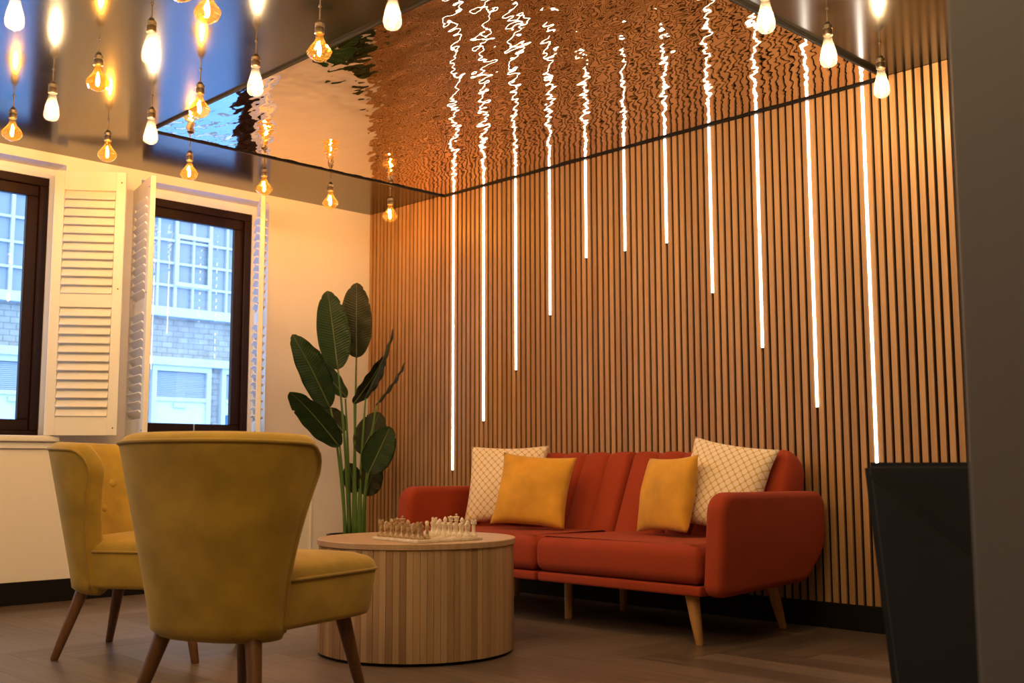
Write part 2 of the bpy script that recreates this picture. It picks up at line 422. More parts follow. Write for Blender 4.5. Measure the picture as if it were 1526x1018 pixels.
# ================================================================== LED STRIPS
ENDS = [0.686, 0.98, 1.270, 1.568, 1.861, 1.861, 1.863, 1.568, 1.272, 0.977, 0.686]
DESC = ['ending low above the rust sofa arm', 'ending above the cream trellis cushion', 'ending halfway down the wall', 'ending at leaf-top height',
        'short, leftmost of the three shortest', 'short, middle of the three shortest', 'short, rightmost of the three shortest',
        'ending at leaf-top height right of the short ones', 'ending halfway down the wall', 'ending above the right sofa back corner', 'running down behind the dark navy chair']
for i, z in enumerate(ENDS):
    X = 0.876 + 0.28 * i
    top = ZC - 0.0195 if i < 11 else ZC
    t = thing('led_strip', 'white LED strip, %s from plant, %s' % (ORD[i], DESC[i]), 'light strip', (X, 0, z), 0, 'LED strips in the slat wall')
    bm = NB(); box(bm, -0.0063, 0.0063, -0.003, 0.010, 0.006, top - z, 0.0015, 1); obj('diffuser', bm, M['strip'], t, smooth=0)
    bm = NB(); box(bm, -0.0064, 0.0064, -0.0032, 0.010, -0.001, 0.006, 0.001, 1); obj('end_cap', bm, M['alu'], t, smooth=0)

# ================================================================== SHUTTERS
def shutter(label, hinge, free, z0, z1, tilt):
    hx, hy = hinge; fx, fy = free
    W_ = math.hypot(fx - hx, fy - hy); H_ = z1 - z0
    t = thing('louvered_shutter', label, 'shutter', (hx, hy, z0), math.atan2(fy - hy, fx - hx), 'white louvered shutters')
    st, tr, mr, br = 0.052, 0.108, 0.076, 0.104
    zm = br + (H_ - tr - mr - br) * 0.508
    bm = NB()
    for a, b in ((0, st), (W_ - st, W_)): box(bm, a, b, -0.014, 0.014, 0, H_, 0.002, 1)
    for a, b in ((0, br), (zm, zm + mr), (H_ - tr, H_)): box(bm, st, W_ - st, -0.0135, 0.0135, a, b, 0.0015, 1)
    obj('shutter_frame', bm, M['white'], t, smooth=0)
    for nm, a, b in (('lower_louvers', br, zm), ('upper_louvers', zm + mr, H_ - tr)):
        bm = NB(); n = 12; p = (b - a) / n
        for k in range(n):
            zc = a + p * (k + 0.5)
            box(bm, st + .002, W_ - st - .002, -0.033, 0.033, zc - 0.0045, zc + 0.0045, 0.003, 2, rot=Matrix.Rotation(tilt, 3, 'X'))
        obj(nm, bm, M['white'], t, smooth=30)
    for zz in (0.04, H_ * .55, H_ - 0.06):
        bm = NB(); tube(bm, [(W_ - .022, -0.0165, zz), (W_ - .022, -0.0135, zz)], 0.004, 8)
        obj('screw', bm, M['dark_metal'], t)
    return t
shutter('white louvered shutter, broad face turned to the room, between the two windows', (0.018, -2.165), (0.236, -1.859), 0.886, 2.345, R(52))
shutter('white louvered shutter swung open at left side of right window, narrow view', (0.018, -1.70), (0.41, -1.785), 0.872, 2.312, R(-42))
shutter('white louvered shutter seen edge-on at right side of right window', (0.018, -0.885), (0.322, -1.040), 0.884, 2.345, R(-14))

# ================================================================== PENDANT BULBS
def bulb(label, X, Y, kind, group):
    t = thing('pendant_bulb', label, 'light bulb', (X, Y, ZC), 0, group)
    bm = NB(); lathe(bm, [(0.0, 0), (0.006, 0), (0.006, -0.004), (0.0028, -0.007), (0.0028, -0.052), (0.008, -0.054), (0.009, -0.066), (0, -0.066)], 12)
    obj('cord', bm, M['brass'], t)
    bm = NB(); lathe(bm, [(0, -0.058), (0.010, -0.058), (0.013, -0.066), (0.0185, -0.070), (0.0185, -0.082), (0.0165, -0.084), (0.0185, -0.087), (0.0185, -0.108), (0.015, -0.111), (0, -0.111)], 18)
    obj('socket', bm, M['brass'], t)
    if kind == 'amber':
        prof = [(0.014, -0.108), (0.0155, -0.125), (0.022, -0.142), (0.036, -0.160), (0.0465, -0.174), (0.049, -0.181), (0.046, -0.189), (0.036, -0.202), (0.022, -0.212), (0.008, -0.217), (0, -0.2175)]
        cz0, cz1, cr = -0.136, -0.196, 0.0075
    else:
        prof = [(0.014, -0.108), (0.0155, -0.122), (0.020, -0.142), (0.027, -0.166), (0.0315, -0.190), (0.0325, -0.203), (0.030, -0.216), (0.022, -0.226), (0.010, -0.2315), (0, -0.2325)]
        cz0, cz1, cr = -0.142, -0.216, 0.0110
    g = NB(); lathe(g, prof, 8 if kind == 'amber' else 28)
    bo = obj('glass_bulb', g, M[kind + '_bulb'], t, smooth=20 if kind == 'amber' else 60)
    bm = NB(); lathe(bm, [(0, cz0), (cr * .35, cz0 - .004), (cr * .55, cz0 - .018), (cr * .9, cz1 + .032), (cr, cz1 + .018), (cr * .8, cz1 + .006), (cr * .4, cz1 + .001), (0, cz1)], 12)
    obj('filament', bm, M[kind + '_core'], t, smooth=180)
    return t
RW = 'pendant bulbs in the row beside the window wall'
for k, (X, Y) in enumerate([(0.69, -0.362), (0.72, -0.83), (0.735, -1.288), (0.74, -1.747), (0.79, -2.217), (0.825, -2.689)]):
    bulb('amber diamond bulb beside the window wall, %s from the slat wall' % ORD[k], X, Y, 'amber', RW)
G2 = 'pendant bulbs over the yellow armchairs'
bulb('clear teardrop bulb in second row from windows, nearer the slat wall', 1.275, -2.225, 'clear', G2)
bulb('clear teardrop bulb in second row from windows, farther from the slat wall', 1.304, -2.695, 'clear', G2)
bulb('amber diamond bulb in third row from windows, just off the mirror panel\'s far corner', 1.741, -2.23, 'amber', G2)
bulb('amber diamond bulb in third row from windows, left of the mirror panel corner', 1.768, -2.695, 'amber', G2)
bulb('clear teardrop bulb hanging before the left end of the mirror panel', 2.198, -2.23, 'clear', G2)
bulb('clear teardrop bulb near top edge, directly above the second-row clear bulb', 2.242, -2.701, 'clear', G2)
bulb('clear teardrop bulb cut by the top edge at far upper left corner', 2.22, -3.185, 'clear', G2)
bulb('amber diamond bulb before the mirror panel\'s brown middle edge', 2.664, -2.239, 'amber', G2)
bulb('amber diamond bulb at the top edge, right of another cut off bulb', 2.70, -2.72, 'amber', G2)
bulb('amber diamond bulb almost wholly cut off by the top edge', 2.80, -2.87, 'amber', G2)
bulb('clear teardrop bulb at the top edge over the mirror panel, centre left', 3.12, -2.25, 'clear', G2)
G3 = 'pendant bulbs right of the mirror panel'
for k, (X, Y) in enumerate([(3.957, -0.378), (3.984, -0.848), (4.0, -1.30)]):
    bulb('clear teardrop bulb right of the mirror panel, %s from the slat wall' % ORD[k], X, Y, 'clear', G3)
for X, Y in [(3.6, -2.72), (4.07, -2.25), (4.07, -2.72), (3.13, -3.2), (4.07, -3.2), (3.6, -3.7), (4.55, -3.7), (5.0, -4.2), (4.1, -4.4), (4.5, -1.3), (4.5, -2.25), (1.3, -3.2), (1.75, -3.7), (2.7, -3.9), (2.7, -4.7), (3.6, -4.65), (4.1, -5.1), (4.55, -4.65), (5.0, -5.1), (5.5, -4.65), (5.5, -3.7), (3.15, -5.1), (5.9, -5.1), (2.2, -4.2)]:  # unseen bulbs carrying the grid on, added as light sources
    bulb('clear teardrop bulb continuing the ceiling grid, added outside the picture for light', X, Y, 'clear', 'bulbs added outside the picture for light')

# ================================================================== SOFA
sofa = thing('sofa', 'rust-red fabric sofa with channelled back and oak legs before the slat wall', 'sofa', (2.44, -0.45, 0))
def L(x, y, z): return (x - 2.44, y + 0.45, z)
# armrests
prof = round_poly([(-0.880, 0.198, 0.05), (-0.838, 0.612, 0.085), (-0.055, 0.605, 0.07), (-0.060, 0.36, 0.14), (-0.22, 0.222, 0.12)], 8)
for s, (a, b) in ((0, (3.365, 3.46)), (1, (1.395, 1.505))):
    bm = NB(); puff(bm, prof, a, b, 0.032, lambda u, v, w: L(w, u, v), 6)
    obj('armrest', bm, M['rust'], sofa, smooth=50)
for a, b in ((1.508, 2.445), (2.452, 3.362)):
    bm = NB()
    pl = round_poly([(a, -0.885, 0.03), (b, -0.885, 0.03), (b, -0.20, 0.02), (a, -0.20, 0.02)], 6)
    def dome(u, v, w, a=a, b=b):
        k = max(0, 1 - ((u - (a + b) / 2) / ((b - a) / 2)) ** 4)
        return L(u, v, w + (0.012 * k if w > 0.33 else 0))
    puff(bm, pl, 0.243, 0.398, 0.05, dome, 7)
    # subdivide top
    obj('seat_cushion', bm, M['rust'], sofa, smooth=50)
    bm = NB(); box(bm, a - 2.44 + .004, b - 2.44 - .004, -0.872 + .45, -0.14 + .45, 0.2, 0.241, 0.010, 3)
    obj('base_rail', bm, M['rust'], sofa, smooth=50)
def back_panel(x0, x1, rl, rr):
    bm = NB(); rings = []
    nb = 6; cw = (x1 - x0) / nb; nx = 96
    base = Vector((0, -0.335, 0.375)); topv = Vector((0, -0.155, 0.787)); ax = (topv - base); Hh = ax.length; ax.normalize()
    nrm = Vector((0, -ax.z, ax.y))          # towards the seat
    T = 0.125
    xs = {x0 + (x1 - x0) * i / nx for i in range(nx + 1)}
    for q in range(1, 14):
        for r_e in (0.03, rl): xs.add(x0 + r_e * (1 - math.cos(PI / 2 * q / 14)))
        for r_e in (0.03, rr): xs.add(x1 - r_e * (1 - math.cos(PI / 2 * q / 14)))
    for x in sorted(xs):
        dl, dr = x - x0, x1 - x
        e = 0.0
        if dl < rl: e = max(e, rl - math.sqrt(max(0, rl * rl - (rl - dl) ** 2)))
        if dr < rr: e = max(e, rr - math.sqrt(max(0, rr * rr - (rr - dr) ** 2)))
        de = min(dl, dr); et = 0.03 - math.sqrt(max(0, 0.03 ** 2 - max(0, 0.03 - de) ** 2))
        c = abs(math.sin(PI * (x - x0) / cw)) ** 0.5 if min(dl, dr) > cw / 2 else 1.0
        bul = 0.024 * c * (1 - et / 0.03)
        Hx = Hh - e
        ring = []
        rt = max(0.012, 0.045 - 0.4 * et)
        # front from bottom to top
        for k in range(9): ring.append((Hx - rt) * k / 8 and ((Hx - rt) * k / 8, bul - et) or (0, bul - et))
        for k in range(1, 9):
            a = PI / 2 * k / 8; ring.append((Hx - rt + (rt + bul * .6) * math.sin(a), bul - et - (rt + bul) * (1 - math.cos(a)) * 1.0))
        for k in range(1, 6):
            t0 = -(rt + et); ring.append((Hx + bul * .6 - 0.02 * (k / 5) ** 2, t0 + (-(T - 0.02) - t0) * k / 5))
        ring.append((Hx - 0.10, -T + et * .3)); ring.append((0, -T + et * .3))
        rings.append([L(x, *( (base + ax * s + nrm * tt)[1:] )) for s, tt in ring])
    loft(bm, rings)
    obj('backrest', bm, M['rust'], sofa, smooth=60)
back_panel(1.475, 2.447, 0.07, 0.025)
back_panel(2.453, 3.375, 0.025, 0.085)
def leg(bm, top, foot, r0, r1, n=14):
    top, foot = Vector(top), Vector(foot)
    tube(bm, [top, top.lerp(foot, 0.5), foot + Vector((0, 0, 0.004)), foot], [r0, (r0 + r1) / 2, r1, r1 * 0.85], n)
for tp, ft in (((3.262, -0.80, .215), (3.297, -.797, 0)), ((3.245, -.19, .215), (3.28, -.155, 0)), ((1.61, -0.80, .215), (1.575, -.797, 0)), ((1.63, -.19, .215), (1.595, -.155, 0))):
    bm = NB(); leg(bm, L(*tp), L(*ft), 0.030, 0.017); obj('leg', bm, M['oak_leg'], sofa, smooth=60)
for y in (-0.603, -0.20):
    bm = NB(); leg(bm, L(2.40, y, .205), L(2.40, y, 0), 0.020, 0.019); obj('support_leg', bm, M['oak_leg'], sofa, smooth=60)

# ================================================================== CUSHIONS
def cushion(label, m, size, corners_up, base, yaw_deg, lean_deg, spin_deg, thick=0.13, group='cushions on the rust sofa', seed=1, name='cushion', sz=None):
    """base: middle of the lower edge; yaw: compass the face looks to; lean back; spin in its own plane"""
    rnd = random.Random(seed)
    bm = NB(); uvl = bm.loops.layers.uv.new('UVMap'); n = 28
    sw, sh = (size, size) if sz is None else sz
    grid = {}
    for side in (1, -1):
        for i in range(n + 1):
            for j in range(n + 1):
                if side == -1 and (i in (0, n) or j in (0, n)): grid[side, i, j] = grid[1, i, j]; continue
                u = i / n * 2 - 1; v = j / n * 2 - 1
                pin = 1 - 0.075 * (1 - v * v) * (abs(u) ** 3); pin2 = 1 - 0.075 * (1 - u * u) * (abs(v) ** 3)
                k = ((1 - u * u) * (1 - v * v)) ** 0.42
                wob = 0.006 * math.sin(5 * u + seed) * math.cos(4 * v + 2 * seed)
                crn = 0.01 * (abs(u * v) ** 4) * math.sin(seed * 3 + u * 2 + v)
                d = side * (thick / 2) * k * (1.0 if v < 0 else 1 - 0.18 * v) + wob * k + crn
                grid[side, i, j] = bm.verts.new((u * pin * sw / 2, d, v * pin2 * sh / 2 + sh / 2))
    for side in (1, -1):
        for i in range(n):
            for j in range(n):
                ids = [(i, j), (i + 1, j), (i + 1, j + 1), (i, j + 1)]
                f = bm.faces.new([grid[side, a, b] for a, b in ids])
                for l, (a, b) in zip(f.loops, ids): l[uvl].uv = (a / n, b / n)
    o = obj(name, bm, m, smooth=180)
    c = Matrix.Translation((0, 0, sh / 2))
    face = R(yaw_deg) + PI / 2       # local -Y looks to yaw
    mw = Matrix.Translation(base) @ Matrix.Rotation(face, 4, 'Z') @ Matrix.Rotation(R(-lean_deg), 4, 'X') @ c @ Matrix.Rotation(R(spin_deg), 4, 'Y') @ c.inverted()
    o.matrix_world = mw
    tag(o, label, 'cushion', group)
    return o
cushion('large cream cushion with gold trellis print at left end of sofa, behind a mustard one', M['trellis'], 0.435, None, (1.80, -0.455, 0.417), -58, 20, 0, 0.14, seed=1)
cushion('plain mustard cushion before the left trellis cushion on the sofa', M['mustard'], 0.39, None, (2.12, -0.585, 0.417), -62, 24, 4, 0.14, seed=2)
cushion('plain mustard cushion at right end of sofa, turned sideways against a trellis one', M['mustard'], 0.355, None, (2.88, -0.505, 0.417), -102, 14, -2, 0.13, seed=3)
cushion('large cream trellis cushion leaning in the right arm corner of the sofa', M['trellis'], 0.425, None, (3.12, -0.42, 0.432), -80, 23, 9, 0.15, seed=4)

# ================================================================== ARMCHAIRS
chair = thing('armchair', 'mustard velvet cocktail armchair seen from behind, nearest the camera', 'armchair', (3.07, -2.72, 0), 0, 'mustard velvet armchairs')
def shell(u, v, inner=False):
    r = 0.17; au, sv = abs(u), v
    if au > 1 - r and v > 1 - r:
        du, dv = (au - 1 + r) / r, (v - 1 + r) / r
        au2 = 1 - r + r * du * math.sqrt(1 - dv * dv / 2); v = 1 - r + r * dv * math.sqrt(1 - du * du / 2)
        u = math.copysign(au2, u)
    w = 0.212 + 0.108 * v ** 1.35; D = 0.135 + 0.150 * v ** 1.9
    yb = -0.275 - 0.105 * v ** 1.1
    if inner: w -= 0.058; D -= 0.040; yb += 0.085 - 0.02 * v
    a = u * PI / 2
    x = w * math.copysign(abs(math.sin(a)) ** 0.80, a); y = yb + D * (1 - max(0, math.cos(a)) ** 0.80)
    z = 0.262 + v * (0.530 - 0.012 * u * u)
    return Vector((x, y, z))
bm = NB(); nu, nv = 40, 24; G = {}
for s in (0, 1):
    for i in range(nu + 1):
        for j in range(nv + 1):
            p = shell(i / nu * 2 - 1, j / nv, bool(s))
            if s: p.z = p.z - (0.0 if j < nv else 0.0)
            G[s, i, j] = bm.verts.new(p)
for s in (0, 1):
    for i in range(nu):
        for j in range(nv): bm.faces.new((G[s, i, j], G[s, i + 1, j], G[s, i + 1, j + 1], G[s, i, j + 1]))
rim = [(0, j) for j in range(nv)] + [(i, nv) for i in range(nu)] + [(nu, j) for j in range(nv, 0, -1)] + [(i, 0) for i in range(nu, 0, -1)]
K = len(rim); segs = 4; prev = [G[0, i, j] for i, j in rim]
ctr = Vector((0, -0.05, 0.5))
for q in range(1, segs + 1):
    if q == segs: cur = [G[1, i, j] for i, j in rim]
    else:
        cur = []
        for i, j in rim:
            A, B = G[0, i, j].co, G[1, i, j].co; f = q / segs
            out = Vector((0, 0, 0))
            if j == nv: out += Vector((0, 0, 1))
            if i in (0, nu): out += Vector((0, 1, 0.0))
            # around the rounded corners blend
            k = math.sin(PI * f) * 0.026
            if j == 0: out = Vector((0, 0, -0.3))
            elif i in (0, nu):
                vv = j / nv; t_ = max(0, (vv - 0.83) / 0.17); out = Vector((0, 1 - 0.6 * t_, 0.9 * t_))
            elif j == nv:
                uu = abs(i / nu * 2 - 1); t_ = max(0, (uu - 0.83) / 0.17); out = Vector((0, 0.6 * t_, 1))
            cur.append(bm.verts.new(A.lerp(B, f) + out.normalized() * k))
    for a in range(K): bm.faces.new((prev[a], prev[(a + 1) % K], cur[(a + 1) % K], cur[a]))
    prev = cur
backrest = obj('backrest', bm, M['yellow'], chair, smooth=180)
path = [shell(-1, v / 20) for v in range(0, 21)] + [shell(-1 + i / 30 * 2, 1) for i in range(1, 31)] + [shell(1, v / 20) for v in range(19, -1, -1)]
pp = []
for p in path:
    if not pp or (p - pp[-1]).length > 0.004: pp.append(p)
bm = NB(); tube(bm, pp, 0.0058, 8); obj('back_piping', bm, M['yellow_pipe'], backrest, smooth=180)
for u, v in ((-.42, .74), (0, .74), (.42, .74), (-.22, .55), (.22, .55)):
    p = shell(u, v, True); q = shell(u, v + .02, True); rr = shell(u + .02, v, True)
    nn = (rr - p).cross(q - p).normalized()
    if nn.y < 0: nn = -nn
    bm = NB(); lathe(bm, [(0.016, -0.004), (0.016, 0.002), (0.012, 0.006), (0, 0.0075)], 14)
    o = obj('button', bm, M['yellow'], backrest, smooth=180); o.matrix_local = Matrix.Translation(p) @ nn.to_track_quat('Z', 'Y').to_matrix().to_4x4()
def seat_ring(sc, z, n=64, lift=0.0):
    out = []
    for k in range(n):
        a = 2 * PI * k / n
        cx = math.copysign(abs(math.cos(a)) ** (2 / 6.5), math.cos(a)); cy = math.copysign(abs(math.sin(a)) ** (2 / 6.5), math.sin(a))
        y = 0.045 + 0.30 * cy * sc; hw = (0.205 + 0.075 * (cy + 1) / 2) * sc
        out.append((cx * hw, y - (0.02 * (0.42 - z) / 0.22 if cy > 0 else 0), z + lift))
    return out
bm = NB()
loft(bm, [seat_ring(s, z) for s, z in ((0.90, 0.263), (0.945, 0.267), (0.965, 0.280), (0.985, 0.34), (1.0, 0.398), (0.998, 0.410), (0.975, 0.427), (0.92, 0.440), (0.80, 0.452), (0.60, 0.460), (0.35, 0.464), (0.1, 0.465))])
seat = obj('seat', bm, M['yellow'], chair, smooth=180)
r0 = [Vector(p) for p in seat_ring(1.004, 0.402)]
fr = [p for p in r0 if p.y > -0.16]; fr.sort(key=lambda p: math.atan2(p.x, p.y - 0.0))
bm = NB(); tube(bm, fr, 0.0052, 8); obj('seat_piping', bm, M['yellow_pipe'], seat, smooth=180)
for tp, ft in (((-.145, -.195  , .277), (-.215, -.27, 0)), ((.145, -.195  , .277), (.215, -.27, 0)), ((-.18, .22  , .277), (-.225, .285, 0)), ((.18, .22  , .277), (.225, .285, 0))):
    bm = NB(); leg(bm, tp, ft, 0.025, 0.0145); obj('leg', bm, M['walnut'], chair, smooth=60)
chair.rotation_euler.z = R(114 - 90)
dup(chair, (1.86, -2.44, 0), R(39 - 90), 'mustard velvet armchair by the window, partly hidden behind the nearer armchair')

# ================================================================== COFFEE TABLE
TX, TY = 2.565, -1.667
tb = thing('coffee_table', 'round drum coffee table clad in light oak strips, holding a chess set', 'coffee table', (TX, TY, 0))
bm = NB(); n = 96
for k in range(n):
    a0 = 2 * PI * k / n; a1 = 2 * PI * (k + 1) / n - 0.0028; rr = 0.3855 + random.choice((0, 0, 0.0008, -0.001)); ri = 0.372
    vs = []
    for z in (0.012, 0.414):
        for a, q in ((a0, ri), (a0, rr), ((a0 + a1) / 2, rr + .0004), (a1, rr), (a1, ri)): vs.append(bm.verts.new((q * math.cos(a), q * math.sin(a), z)))
    lo, hi = vs[:5], vs[5:]
    for i in range(5): bm.faces.new((lo[i], lo[(i + 1) % 5], hi[(i + 1) % 5], hi[i]))
    bm.faces.new(lo[::-1]); bm.faces.new(hi)
obj('drum', bm, M['table'], tb, smooth=0)
bm = NB(); lathe(bm, [(0, 0), (0.374, 0), (0.374, 0.404), (0, 0.404)], 72); obj('plinth', bm, M['black'], tb, smooth=40)
bm = NB(); lathe(bm, [(0, 0.4145), (0.390, 0.4145), (0.3925, 0.417), (0.3925, 0.4355), (0.390, 0.438), (0, 0.438)], 96); obj('table_top', bm, M['table_top'], tb, smooth=40)

# ================================================================== CHESS SET
BA = R(-4.2); BX = Vector((math.cos(BA), math.sin(BA), 0)); BY = Vector((-BX.y, BX.x, 0))
BC = Vector((2.708, -1.735, 0.438))
bm = NB(); box(bm, -0.153, 0.153, -0.153, 0.153, 0, 0.012, 0.003, 2)
bd = obj('chess_board', bm, M['ivory'], smooth=30, loc=BC); bd.rotation_euler.z = BA
bm = NB(); box(bm, -0.146, 0.146, -0.146, 0.146, 0.0121, 0.0126); obj('squares', bm, M['board'], bd, smooth=0)
tag(bd, 'marble chess board on the round oak table', 'chess board')
def piece_mesh(kind):
    bm = NB()
    H = {'pawn': .052, 'rook': .060, 'knight': .066, 'bishop': .071, 'queen': .075, 'king': .084}[kind]
    r = 0.0125 if kind == 'pawn' else 0.0145
    base = [(0, 0), (r, 0), (r, .006), (r * .82, .010), (r * .62, .013), (r * .45, .020)]
    if kind == 'pawn': p = base + [(r * .40, H - .020), (r * .62, H - .018), (r * .42, H - .0165), (r * .62, H - .012), (r * .70, H - .0075), (r * .5, H - .002), (0, H)]
    elif kind == 'rook': p = base + [(r * .48, H - .016), (r * .78, H - .013), (r * .82, H), (r * .52, H), (r * .50, H - .004), (0, H - .004)]
    elif kind == 'bishop': p = base + [(r * .40, H - .026), (r * .70, H - .023), (r * .42, H - .021), (r * .62, H - .014), (r * .40, H - .006), (r * .22, H - .003), (0, H)]
    elif kind == 'queen': p = base + [(r * .44, H - .022), (r * .74, H - .019), (r * .5, H - .017), (r * .90, H - .006), (r * .80, H - .004), (r * .3, H - .004), (r * .25, H - .001), (0, H)]
    elif kind == 'king': p = base + [(r * .46, H - .030), (r * .76, H - .027), (r * .5, H - .025), (r * .85, H - .013), (r * .7, H - .011), (r * .2, H - .010), (r * .2, H - .009), (0, H - .009)]
    else: p = base + [(r * .62, .022), (r * .60, .028), (0, .029)]
    lathe(bm, p, 16)
    if kind == 'king':
        box(bm, -.002, .002, -.002, .002, H - .011, H, .0006, 1); box(bm, -.0052, .0052, -.002, .002, H - .0065, H - .003, .0006, 1)
    if kind == 'rook':
        for k in range(4):
            a = k * PI / 2; c = Vector((math.cos(a), math.sin(a), 0)) * r * .68
            box(bm, c.x - .0028, c.x + .0028, c.y - .0028, c.y + .0028, H - .001, H + .004, .0006, 1)
    if kind == 'knight':
        poly = round_poly([(-.0085, .024, .002), (.0070, .024, .002), (.0052, .040, .002), (.0120, .044, .0025), (.0105, .051, .0025), (.0015, .060, .002), (-.0062, .055, .004), (-.0105, .040, .006)], 3)
        puff(bm, poly, -.0052, .0052, .0022, lambda u, v, w: (u, w, v), 3)
    me_o = bm
    return me_o
PM = {}
for k in ('pawn', 'rook', 'knight', 'bishop', 'queen', 'king'):
    for c, m in (('brown', 'onyx'), ('cream', 'ivory')):
        b = piece_mesh(k); bmesh.ops.recalc_face_normals(b, faces=b.faces)
        me = bpy.data.meshes.new('chess_' + k); b.to_mesh(me); b.free(); me.materials.append(M[m]); me.shade_smooth(); me.set_sharp_from_angle(angle=R(45)); PM[k, c] = me
order = ['rook', 'knight', 'bishop', 'queen', 'king', 'bishop', 'knight', 'rook']
def put(kind, col, f, rank, label, rz):
    o = bpy.data.objects.new('chess_' + kind, PM[kind, col]); C.objects.link(o)
    p = BC + BX * ((f - 3.5) * 0.0365) + BY * ((rank - 3.5) * 0.0365); o.location = (p.x, p.y, 0.4507); o.rotation_euler.z = BA + rz
    tag(o, label, 'chess piece', '%s chess pieces' % col)
for col, r1, r2, rz, place in (('brown', 0, 1, PI / 2, 'near edge'), ('cream', 7, 6, -PI / 2, 'sofa side')):
    mtl = {'brown': 'brown marbled', 'cream': 'cream white'}[col]
    for f, k in enumerate(order):
        if k in ('king', 'queen'): lab = '%s stone chess %s, %s of the board' % (mtl, k, place)
        else: lab = '%s chess %s, %s of board, %s end of its row' % (mtl, k, place, 'window' if f < 4 else 'right')
        put(k, col, f, r1, lab, rz)
        put('pawn', col, f, r2, '%s chess pawn in the pawn row, %s of the board' % (mtl, place), rz)

# ================================================================== PLANT
PX, PY = 0.545, -0.50
plant = thing('potted_plant', 'tall bird-of-paradise plant with broad green leaves in the corner beside the slat wall', 'plant', (PX, PY, 0))
bm = NB(); lathe(bm, [(0, 0), (0.115, 0), (0.122, 0.01), (0.158, 0.285), (0.162, 0.30), (0.162, 0.312), (0.150, 0.312), (0.146, 0.28), (0, 0.28)], 40)
pot = obj('pot', bm, M['pot'], plant, smooth=40)
bm = NB(); lathe(bm, [(0.144, 0.281), (0.10, 0.290), (0.05, 0.294), (0, 0.296)], 24); obj('soil', bm, M['soil'], pot, smooth=180)
CAMV = Vector((5.9955, -4.4876, 0.7253))
def leaf(base, tip, hw, yaw_turn, arch, foot, m='leaf', seed=0, tip_blunt=2.2, cup=0.25):
    """base, tip: ends of the blade; yaw_turn: degrees the blade is turned about its own length from facing the room"""
    rnd = random.Random(seed)
    b, t_ = Vector(base), Vector(tip); ax = t_ - b; Ln = ax.length; ax.normalize()
    room = Vector((0.79, -0.61, 0.05)); nrm = (room - ax * room.dot(ax)).normalized()
    nrm.rotate(Matrix.Rotation(R(yaw_turn), 3, ax)); side = ax.cross(nrm).normalized()
    bm = NB(); uvl = bm.loops.layers.uv.new('UVMap'); nl, nw = 44, 12; V = {}
    notches = [rnd.uniform(.70, .97) for _ in range(3)]
    for i in range(nl + 1):
        s = i / nl
        w = hw * ((1 - (1 - min(1, s / 0.42)) ** 2.0) ** 0.55 if s < 0.42 else (1 - min(1, (s - 0.42) / 0.58) ** tip_blunt) ** 0.6)
        for j in range(nw + 1):
            q = j / nw * 2 - 1
            ww = w
            for k, nt in enumerate(notches):
                if (q > 0) == (k % 2 == 0) and abs(q) > 0.6: ww *= 1 - 0.16 * max(0, 1 - abs(s - nt) / 0.018)
            p = b + ax * (Ln * s) + side * (q * ww) + nrm * (-arch * Ln * (2 * s - 1) ** 2 * (1 if s > .5 else .4) + cup * hw * abs(q) ** 1.4 * (w / max(hw, 1e-6)) * 0.5
                + 0.004 * math.sin(26 * s + 3 * q + seed) * abs(q))
            V[i, j] = bm.verts.new(p - Vector((PX, PY, 0)))
    for i in range(nl):
        for j in range(nw):
            ids = [(i, j), (i + 1, j), (i + 1, j + 1), (i, j + 1)]
            f = bm.faces.new([V[a] for a in ids])
            for l, (a, c) in zip(f.loops, ids): l[uvl].uv = (c / nw * 2 - 1, a / nl)
    bmesh.ops.solidify(bm, geom=bm.faces[:], thickness=0.0015)
    lf = obj('leaf', bm, M[m], plant, smooth=180)
    # stalk: foot -> base, going on as the midrib
    ft = Vector((foot[0], foot[1], 0.285)); off = Vector((PX, PY, 0))
    pts = []
    ctrl = ft + Vector((0, 0, (b.z - 0.285) * 0.62)) + (b - ft) * 0.12; ctrl = Vector((ft.x + (b.x - ft.x) * .35, ft.y + (b.y - ft.y) * .35, 0.285 + (b.z - .285) * .6))
    for k in range(13):
        s = k / 12; pts.append(ft * (1 - s) ** 2 + ctrl * 2 * s * (1 - s) + b * s * s - off)
    bm = NB(); tube(bm, pts, [0.0115 - 0.0065 * k / 12 for k in range(13)], 8); obj('stalk', bm, M['stem'], plant, smooth=180)
    bm = NB(); rib = []
    for i in range(0, nl + 1, 4):
        s = i / nl; rib.append(b + ax * (Ln * s) + nrm * (-arch * Ln * (2 * s - 1) ** 2 * (1 if s > .5 else .4) + 0.0010) - off)
    tube(bm, rib, [0.0046 * (1 - .75 * k / (len(rib) - 1)) for k in range(len(rib))], 6); obj('midrib', bm, M['midrib'], lf, smooth=180)
